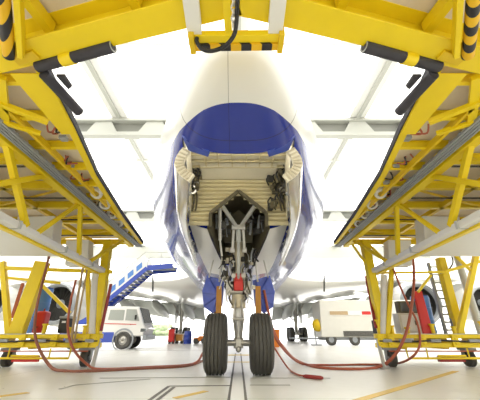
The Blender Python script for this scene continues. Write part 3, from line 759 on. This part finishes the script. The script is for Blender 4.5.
        MB().tube(spline([aty(449, 250, 8.6), aty(453, 262, 8.6), aty(447, 271, 8.6), aty(440, 273, 8.6)], 5), .02, 8).build('black_cable', 'black', D)
    return D
dL, dR = dock(-1), dock(1)
for s in (-1, 1):
    X = lambda px: px if s < 0 else 2 * PX0 - px + (0 if s < 0 else 1)
    p, q = atz(X(44), 74, 3.30), atz(X(79), 112, 3.30)
    D = dL if s < 0 else dR
    t = MB().cyl(p, q, .058, n=24).build('foam_bumper', 'foam', D)
    m = atz(X(56), 76, 3.33); MB().prism([m, m + Vector((-s * .09, 0, 0)), m + Vector((-s * .09, .16, 0)), m + Vector((-s * .03, .2, 0))], (0, 0, .03)).build('bumper_bracket', 'foam', D)

# ------------------------------------------------------------------ things on the dock bases
def bx(name, label, cat, p0, p1, Y, dep, m, bevel=.02, group=None, feet=None):
    a, b = aty(*p0, Y), aty(*p1, Y); x0, x1 = min(a.x, b.x), max(a.x, b.x); z0, z1 = min(a.z, b.z), max(a.z, b.z)
    z0 = feet if feet is not None else z0
    r = thing(name, label, cat, ((x0 + x1) / 2, Y + dep / 2, z0), group)
    MB().box(((x0 + x1) / 2, Y + dep / 2, (z0 + z1) / 2), (x1 - x0, dep, z1 - z0)).build('body', m, r, bevel=bevel)
    return r, (x0, x1, z0, z1)
BT = .775
r, q = bx('red_case', 'red fabric case standing on the left dock base', 'case', (30, 335), (46, 311), 8.9, .3, 'red', .05, feet=BT)
MB().bar((q[0] + .1, 8.88, q[2] + .15), (q[1] - .1, 8.88, q[2] + .15), .02, .04).build('strap', 'dark_red', r)
MB().tube(spline([(q[0] + .12, 9.05, q[3] - .01), ((q[0] + q[1]) / 2, 9.05, q[3] + .07), (q[1] - .12, 9.05, q[3] - .01)], 6), .015, 8).build('handle', 'dark_red', r)
r, q = bx('tool_box', 'dark grey tool box on the left dock base beside hoses', 'box', (56, 335), (70, 318), 8.9, .35, 'dark', .02, feet=BT)
MB().box(((q[0] + q[1]) / 2, 9.07, q[3] + .02), (q[1] - q[0] + .02, .37, .06)).build('lid', 'grey', r, bevel=.01)
MB().box(((q[0] + q[1]) / 2, 8.89, q[3] - .1), (.1, .02, .05)).build('latch', 'silver', r)
r, q = bx('control_box', 'off-white control cabinet behind the slanting red board on the right dock', 'cabinet', (402, 334), (418, 313), 9.0, .35, 'offwhite', .015, feet=BT)
MB().box(((q[0] + q[1]) / 2, 8.99, (q[2] + q[3]) / 2), ((q[1] - q[0]) * .8, .02, (q[3] - q[2]) * .8)).build('door', 'white', r, bevel=.005)
MB().box((q[1] - .14, 8.97, (q[2] + q[3]) / 2), (.03, .03, .12)).build('handle', 'dark', r)
r, q = bx('meter_box', 'black meter box with a pale dial on the right dock base', 'box', (377, 334), (390, 320), 9.0, .25, 'dark', .015, feet=BT)
MB().lathe(((q[0] + q[1]) / 2, 8.99, (q[2] + q[3]) / 2), (0, -1, 0), [(0, .09), (.015, .09), (.015, .0)], 20).build('dial', 'offwhite', r)
r, q = bx('monitor_box', 'dark display unit above the off-white cabinet on the right dock', 'monitor', (400, 313), (416, 301), 9.0, .22, 'dark_olive', .015)
MB().box(((q[0] + q[1]) / 2, 8.99, (q[2] + q[3]) / 2), ((q[1] - q[0]) * .85, .02, (q[3] - q[2]) * .75)).build('screen', 'glass', r)
def blue_bag(px, py0, py1, Y, label, w):
    a = aty(px, py0, Y); b = aty(px, py1, Y); r = thing('blue_drum', label, 'drum', (a.x, Y, BT)); h = b.z - BT
    MB().lathe((a.x, Y, BT), (0, 0, 1), [(0, 0), (0, w), (.02, w + .01), (h * .33, w), (h * .34, w + .015), (h * .36, w), (h * .66, w), (h * .67, w + .015), (h * .69, w), (h - .02, w + .01), (h, w), (h, 0)], 24).build('body', 'blue_pale', r)
    MB().lathe((a.x, Y, b.z), (0, 0, 1), [(0, w * .98), (.03, w * .98), (.03, w * .9), (.015, w * .9), (.015, 0)], 24).cyl((a.x + w * .5, Y, b.z), (a.x + w * .5, Y, b.z + .05), .03).build('lid', 'blue', r)
blue_bag(34, 335, 289, 9.5, 'tall blue drum behind the wide yellow column of the left dock', .22)
blue_bag(428, 335, 297, 9.3, 'tall blue drum behind the slanting red board of the right dock', .24)

# ------------------------------------------------------------------ hoses
def hose(name, label, pts, r, m):
    return tag(MB().tube(spline(pts, 8), r, 10).build(name, m), label, 'hose')
fl = .025
hose('air_hose', 'brown hose looping low from the left dock, leftmost of the hoses',
     [aty(51, 250, 8.1), aty(44, 276, 8.0), aty(36, 312, 7.9), aty(36, 340, 7.9), atz(50, 366, .1), atz(66, 371, fl), atz(90, 371, fl), atz(140, 368.5, fl), atz(185, 366, fl), atz(202, 361, fl)], .032, 'hose_brown')
hose('air_hose', 'red-brown hose from the left dock rising behind the left nose wheel',
     [aty(76, 280, 8.15), aty(70, 305, 8.0), aty(68, 330, 7.95), aty(74, 350, 7.95), atz(88, 365, .08), atz(102, 369, fl), atz(150, 367, fl), atz(192, 364, fl), aty(203, 353, 7.75), aty(209, 338, 7.7), aty(217, 305, 7.6), aty(221, 292, 7.5)], .028, 'hose_red')
hose('air_hose', 'tan hose hanging straight down in front of the left dock base', [aty(84, 262, 8.2), aty(79, 290, 8.12), aty(74, 320, 8.1), aty(71, 346, 8.15)], .03, 'hose_tan')
hose('air_hose', 'pale tan hose hanging just right of the other tan hose at the left dock', [aty(88, 264, 8.22), aty(83, 292, 8.14), aty(78, 320, 8.1), aty(74, 343, 8.15)], .022, 'hose_tan')
hose('air_hose', 'long red hose sweeping from the nose gear up to the right dock underside',
     [aty(264, 290, 7.5), aty(268, 310, 7.6), aty(274, 332, 7.7), aty(283, 347, 7.9), atz(296, 360, .06), atz(316, 367, fl), atz(350, 369, fl), atz(378, 367, .04), aty(394, 356, 8.0), aty(405, 336, 7.9), aty(411, 310, 7.9), aty(414, 280, 8.0), aty(413, 254, 8.1)], .034, 'hose_red')
hose('air_hose', 'second red hose from the right nose wheel looping over the right dock base edge',
     [aty(266, 300, 7.4), aty(271, 325, 7.4), aty(280, 345, 7.5), atz(300, 363, .05), atz(325, 365, fl), atz(360, 364.5, fl), atz(394, 364, .05), aty(412, 357, 7.9), aty(420, 343, 7.95), aty(417, 322, 8.0), aty(408, 304, 8.1), aty(400, 286, 8.2), aty(393, 268, 8.25)], .026, 'hose_red')
nz = thing('hose_end', 'thin hose ending in a dark red nozzle on the floor right of the nose wheels', 'hose', atz(305, 377, 0))
MB().tube(spline([aty(270, 340, 7.2), aty(277, 352, 7.1), atz(288, 368, .06), atz(296, 374, fl), atz(304, 376, fl)], 8), .018, 10).build('tube', 'hose_red', nz)
p, q = atz(303, 376, .035), atz(323, 378, .035); MB().tube([p, p.lerp(q, .15), p.lerp(q, .9), q], [.02, .034, .034, .02], 12).build('nozzle', 'dark_red', nz)

# ------------------------------------------------------------------ stair truck on the left
tc = atz(121.5, 349.5, 0)
TY = tc.y; K = lambda dx, dy, dz: Vector((tc.x + dx, TY + dy, dz))
tr = thing('stair_truck', 'white and blue airstairs truck parked beyond the left dock', 'truck', (tc.x, TY + .9, 0))
body = MB().prism([K(-3.4, 0, .62), K(1.02, 0, .62), K(1.10, 0, 1.05), K(.98, 0, 1.22), K(.62, 0, 2.1), K(-1.2, 0, 2.12), K(-1.3, 0, 1.2), K(-3.4, 0, 1.2)], (0, 1.9, 0)).build('cab', 'white_gloss', tr, bevel=.06)
MB().prism([K(-3.4, -.02, .32), K(-.52, -.02, .32), K(-.52, -.02, .82), K(-3.4, -.02, .82)], (0, 1.94, 0)).build('blue_skirt', 'blue', tr, bevel=.02)
MB().prism([K(-.02, -.015, 1.4), K(.74, -.015, 1.36), K(.52, -.015, 1.95), K(-.02, -.015, 1.97)], (0, .02, 0)).build('side_window', 'window_pale', body)
MB().prism([K(-.95, -.015, 1.42), K(-.12, -.015, 1.4), K(-.12, -.015, 1.93), K(-.9, -.015, 1.93)], (0, .02, 0)).build('side_window', 'window_pale', body)
MB().prism([K(1.0, .12, 1.25), K(1.0, 1.78, 1.25), K(.64, 1.78, 2.05), K(.64, .12, 2.05)], (.03, 0, .012)).build('windscreen', 'glass', body)
MB().box(K(1.1, .95, .56), (.22, 1.95, .26)).build('bumper', 'grey', tr, bevel=.03)
MB().box(K(1.0, .02, .92), (.28, .08, .16)).build('headlight', 'glass', tr, bevel=.02)
MB().box(K(.3, -.012, 1.2), (.05, .02, .05)).bar(K(-1.1, -.012, 1.24), K(.6, -.012, 1.2), .02, .035).build('side_stripe', 'red', tr)
MB().box(K(.55, -.12, 1.55), (.06, .16, .24)).build('mirror', 'dark', tr, bevel=.02)
for dx in (0.0, -2.6):
    for dy in (.06, 1.7):
        w = MB().lathe(K(dx, dy, .43), (0, 1, 0), [(-.1, .22), (-.13, .36), (-.09, .43), (.09, .43), (.13, .36), (.1, .22)], 28, True).build('wheel', 'rubber', tr)
        MB().lathe(K(dx, dy, .43), (0, 1, 0), [(-.08, .05), (-.1, .12), (-.06, .2), (-.1, .24), (.1, .24), (.06, .2), (.08, 0)], 24).build('hub', 'steel', w)
MB().lathe(K(0, -.03, .45), (0, 1, 0), [(0, .48), (.06, .5), (.06, .56), (0, .56)], 28, True).build('wheel_arch', 'grey', tr)
# staircase on top
s0, s1 = aty(103, 309, TY + .9), aty(150, 270, TY + .9); s2 = aty(175, 267, TY + .9)
st = MB()
for dy in (-.62, .62): st.bar(s0 + Vector((0, dy, 0)), s1 + Vector((0, dy, 0)), .07, .24, (0, 0, 1)).bar(s1 + Vector((0, dy, 0)), s2 + Vector((0, dy, -.05)), .07, .3)
stair = st.build('stair_stringer', 'blue', tr, bevel=.01)
sp = MB()
for i in range(14):
    t = (i + .5) / 14; sp.box(s0.lerp(s1, t) + Vector((0, 0, .0)), (.28, 1.2, .04))
sp.box((s1 + s2) / 2, ((s2 - s1).length, 1.2, .05)); sp.build('step', 'grey', stair)
sd = MB()
for dy in (-.64, .64): sd.prism([s0 + Vector((0, dy, .15)), s1 + Vector((0, dy, .15)), s1 + Vector((-.25, dy, .85)), s0 + Vector((-.25, dy, .85))], (0, .03, 0))
sd.build('side_panel', 'white_gloss', stair)
sb = MB()
for i in range(5):
    t = (i + .55) / 5.4; c = s0.lerp(s1, t) + Vector((-.05, -.66, .42)); d = (s1 - s0).normalized(); sb.prism([c - d * .2 + Vector((0, 0, -.17)), c + d * .2 + Vector((0, 0, -.17)), c + d * .2 + Vector((-.05, 0, .13)), c - d * .2 + Vector((-.05, 0, .13))], (0, .02, 0))
sb.build('blue_panel', 'blue_pale', stair)
hr = MB()
for dy in (-.62, .62):
    hr.tube([s0 + Vector((-.2, dy, .95)), s1 + Vector((-.2, dy, .95)), s2 + Vector((0, dy, .75))], .03, 8)
    for t in (0, .5, 1): hr.cyl(s1.lerp(s2, t) + Vector((0, dy, 0)), s1.lerp(s2, t) + Vector((0, dy, .8)), .022, n=8)
hr.build('handrail', 'grey_light', stair)
MB().bar(K(-2.3, .9, 1.2), s0.lerp(s1, .35) + Vector((0, 0, -.1)), .3, .3).bar(K(-2.9, .9, 1.2), s0 + Vector((.1, 0, -.1)), .3, .3).build('stair_support', 'blue', stair)

# ------------------------------------------------------------------ white trailer on the right
tp = atz(322, 345.5, 0); TY2 = min(tp.y, 22.5)
a = aty(322, 335, TY2); b = aty(438, 335, TY2); zt = aty(330, 300, TY2).z; zb = .52
gp = thing('ground_power_trailer', 'long boxy white trailer with low wheels parked beyond the right dock', 'trailer', ((a.x + b.x) / 2, TY2 + 1.2, 0))
x0, x1 = a.x, b.x
gb = MB().prism([(x0 - .05, TY2, zb), (x1, TY2, zb), (x1, TY2, zt), (x0 + .05, TY2, zt)], (0, 2.3, 0)).build('body', 'offwhite', gp, bevel=.05)
wl = lambda px: aty(px, 315, TY2).x
MB().box(((wl(330) + wl(372)) / 2, TY2 - .012, aty(340, 313, TY2).z), (wl(372) - wl(330), .02, .3)).build('side_stripe', 'white', gb)
MB().box(((wl(330) + wl(348)) / 2, TY2 - .025, aty(340, 313, TY2).z), (wl(348) - wl(330), .02, .24)).build('stripe_block', 'hose_tan', gb)
MB().box(((wl(362) + wl(371)) / 2, TY2 - .025, aty(340, 313, TY2).z), (wl(371) - wl(362), .02, .22)).build('stripe_block', 'red', gb)
gr = MB()
for k in range(6): gr.box(((wl(341) + wl(385)) / 2, TY2 - .012, .58 + .06 * k), (wl(385) - wl(341), .02, .04))
gr.build('louvre', 'dark', gb)
MB().box(((x0 + x1) / 2, TY2 + 1.15, .42), (x1 - x0 - .4, 1.9, .2)).build('chassis', 'grey', gp, bevel=.02)
for px, dy in ((329, .15), (352, .15), (425, .15), (425, 2.1)):
    if True:
        w = MB().lathe((wl(px), TY2 + dy, .36), (0, 1, 0), [(-.09, .18), (-.11, .3), (-.08, .36), (.08, .36), (.11, .3), (.09, .18)], 24, True).build('wheel', 'rubber', gp)
        MB().lathe((wl(px), TY2 + dy, .36), (0, 1, 0), [(-.06, 0), (-.08, .2), (.08, .2), (.06, 0)], 20).build('hub', 'grey', w)
MB().bar((x0 + .2, TY2 + 1.1, .42), (x0 - 1.9, TY2 + 1.0, .45), .1, .1).lathe((x0 - 1.95, TY2 + 1.0, .45), (0, 0, 1), [(-.04, .14), (.04, .14), (.04, .08), (-.04, .08)], 16, True).build('tow_bar', 'grey', gp)
yl = thing('yellow_cowl', 'rounded yellow cowl standing at the near end of the white trailer', 'cover', (x0 - .4, TY2 + .6, 0))
MB().lathe((x0 - .28, TY2 + .4, 1.25), (1, 0, .15), [(-.2, .20), (-.15, .30), (.06, .40), (.22, .42), (.22, .37), (.06, .33), (-.15, .24), (-.2, .16)], 24, True).build('hood', 'yellow_deep', yl)
MB().cyl((x0 - .35, TY2 + .4, 0), (x0 - .35, TY2 + .4, .85), .05).box((x0 - .35, TY2 + .4, .03), (.6, .6, .06)).build('stand', 'grey', yl)

# ------------------------------------------------------------------ small ground kit behind the nose wheels
def floorbox(name, label, cat, px0, px1, py_floor, py_top, m, dep=.6, Y=None):
    g = atz((px0 + px1) / 2, py_floor, 0); Y = Y or g.y
    a, b = aty(px0, py_floor, Y).x, aty(px1, py_floor, Y).x; h = aty(px0, py_top, Y).z
    r = thing(name, label, cat, ((a + b) / 2, Y + dep / 2, 0))
    return r, a, b, h, Y
r, a, b, h, Y = floorbox('red_cylinder_cart', 'upright red cart left of the blue barrel, beyond the nose wheels', 'cart', 167.5, 173.5, 343.5, 329, 'red', Y=26)
MB().box(((a + b) / 2, Y + .25, .12 + (h - .12) / 2), (b - a, .5, h - .12)).build('body', 'red', r, bevel=.04)
for dy in (.05, .45): MB().cyl(((a + b) / 2 - .03 - (b - a) * .3, Y + dy, .12), ((a + b) / 2 - (b - a) * .3 + .03, Y + dy, .12), .12).cyl(((a + b) / 2 - .03 + (b - a) * .3, Y + dy, .12), ((a + b) / 2 + (b - a) * .3 + .03, Y + dy, .12), .12).build('wheel', 'rubber', r)
MB().tube([(a + .06, Y + .45, h - .05), (a + .06, Y + .5, h + .25), (b - .06, Y + .5, h + .25), (b - .06, Y + .45, h - .05)], .025, 8).build('handle', 'steel', r)
r, a, b, h, Y = floorbox('blue_barrel', 'blue barrel between red and orange kit behind the left nose wheel', 'barrel', 183, 190.5, 343.5, 331, 'blue', Y=26)
c = ((a + b) / 2, Y + .35, 0); w = (b - a) / 2
MB().lathe(c, (0, 0, 1), [(0, 0), (0, w), (h * .3, w * 1.06), (h * .33, w * 1.12), (h * .36, w * 1.06), (h * .65, w * 1.06), (h * .68, w * 1.12), (h * .71, w * 1.06), (h, w * .95), (h, 0)], 20).build('body', 'blue', r)
MB().cyl((c[0] + w * .4, c[1], h), (c[0] + w * .4, c[1], h + .06), .06).build('cap', 'offwhite', r)
r, a, b, h, Y = floorbox('orange_tow_tractor', 'low orange tow tractor just left of the left nose wheel', 'tractor', 193, 206, 344, 336, 'orange', Y=26)
MB().prism([(a, Y, .2), (b, Y, .2), (b, Y, h), (a + (b - a) * .45, Y, h), (a + (b - a) * .35, Y, h * .8), (a, Y, h * .75)], (0, 1, 0)).build('body', 'orange', r, bevel=.03)
for dx in (.2, .8):
    for dy in (.05, .95): MB().lathe((a + (b - a) * dx, Y + dy, .2), (0, 1, 0), [(-.07, 0), (-.07, .2), (.07, .2), (.07, 0)], 18).build('wheel', 'rubber', r)
MB().box((a + (b - a) * .72, Y + .5, h + .14), (.32, .5, .1)).box((a + (b - a) * .88, Y + .5, h + .32), (.1, .5, .36)).build('seat', 'yellow_deep', r, bevel=.02)
MB().cyl((a + (b - a) * .42, Y + .5, h - .05), (a + (b - a) * .5, Y + .5, h + .3), .025).build('steering_column', 'dark', r)
r, a, b, h, Y = floorbox('tool_trolley', 'tan topped tool trolley between the red cart and blue barrel', 'trolley', 175.2, 182.0, 343.5, 334, 'hose_tan', Y=26.4)
MB().box(((a + b) / 2, Y + .3, h * .62), (b - a, .6, h * .7)).build('body', 'orange_tan', r, bevel=.02)
MB().box(((a + b) / 2, Y + .3, h), (b - a + .06, .66, .05)).build('tray', 'cream', r, bevel=.01)
for dx in (.12, .88):
    for dy in (.08, .52): MB().lathe((a + (b - a) * dx, Y + dy, .1), (0, 1, 0), [(-.03, 0), (-.03, .1), (.03, .1), (.03, 0)], 14).bar((a + (b - a) * dx, Y + dy, .1), (a + (b - a) * dx, Y + dy, h * .3), .03, .03).build('wheel', 'rubber', r)
r, a, b, h, Y = floorbox('orange_bin', 'orange bin on the floor just right of the right nose wheel', 'bin', 272, 280, 341, 330, 'orange', Y=20)
MB().prism([(a + .05, Y, 0), (b - .05, Y, 0), (b, Y - .04, h), (a, Y - .04, h)], (0, .6, 0)).build('body', 'orange', r, bevel=.02)
MB().box(((a + b) / 2, Y + .28, h + .02), (b - a + .04, .68, .05)).build('lid', 'orange_tan', r, bevel=.01)
# hedge outside
c = aty(149, 334, 95); o = MB()
for k in range(60):
    o.ball((c.x + random.uniform(-6, 6), 95 + random.uniform(-1, 1), random.uniform(.9, 3.0)), (random.uniform(.7, 1.3),) * 2 + (random.uniform(.5, .9),), 8)
o.box((c.x, 95, .7), (12, 1.2, 1.4)); tag(o.build('hedge', 'leaf'), 'low green hedge far outside beyond the stair truck', 'hedge')

# ------------------------------------------------------------------ light
w = bpy.data.worlds.new('sky'); scn.world = w; w.use_nodes = True
bg = w.node_tree.nodes['Background']; bg.inputs[0].default_value = (1, .985, .96, 1); bg.inputs[1].default_value = 2.8
sn = bpy.data.lights.new('sun', 'SUN'); sn.energy = 1.0; sn.angle = R(20); so = bpy.data.objects.new('sun', sn); col.objects.link(so); so.rotation_euler = (R(50), 0, R(20)); so.location = (0, -40, 40)
scn.view_settings.view_transform = 'Standard'; scn.view_settings.look = 'None'; scn.view_settings.gamma = 1
scn.view_settings.use_curve_mapping = False
scn.view_settings.exposure = 0.9
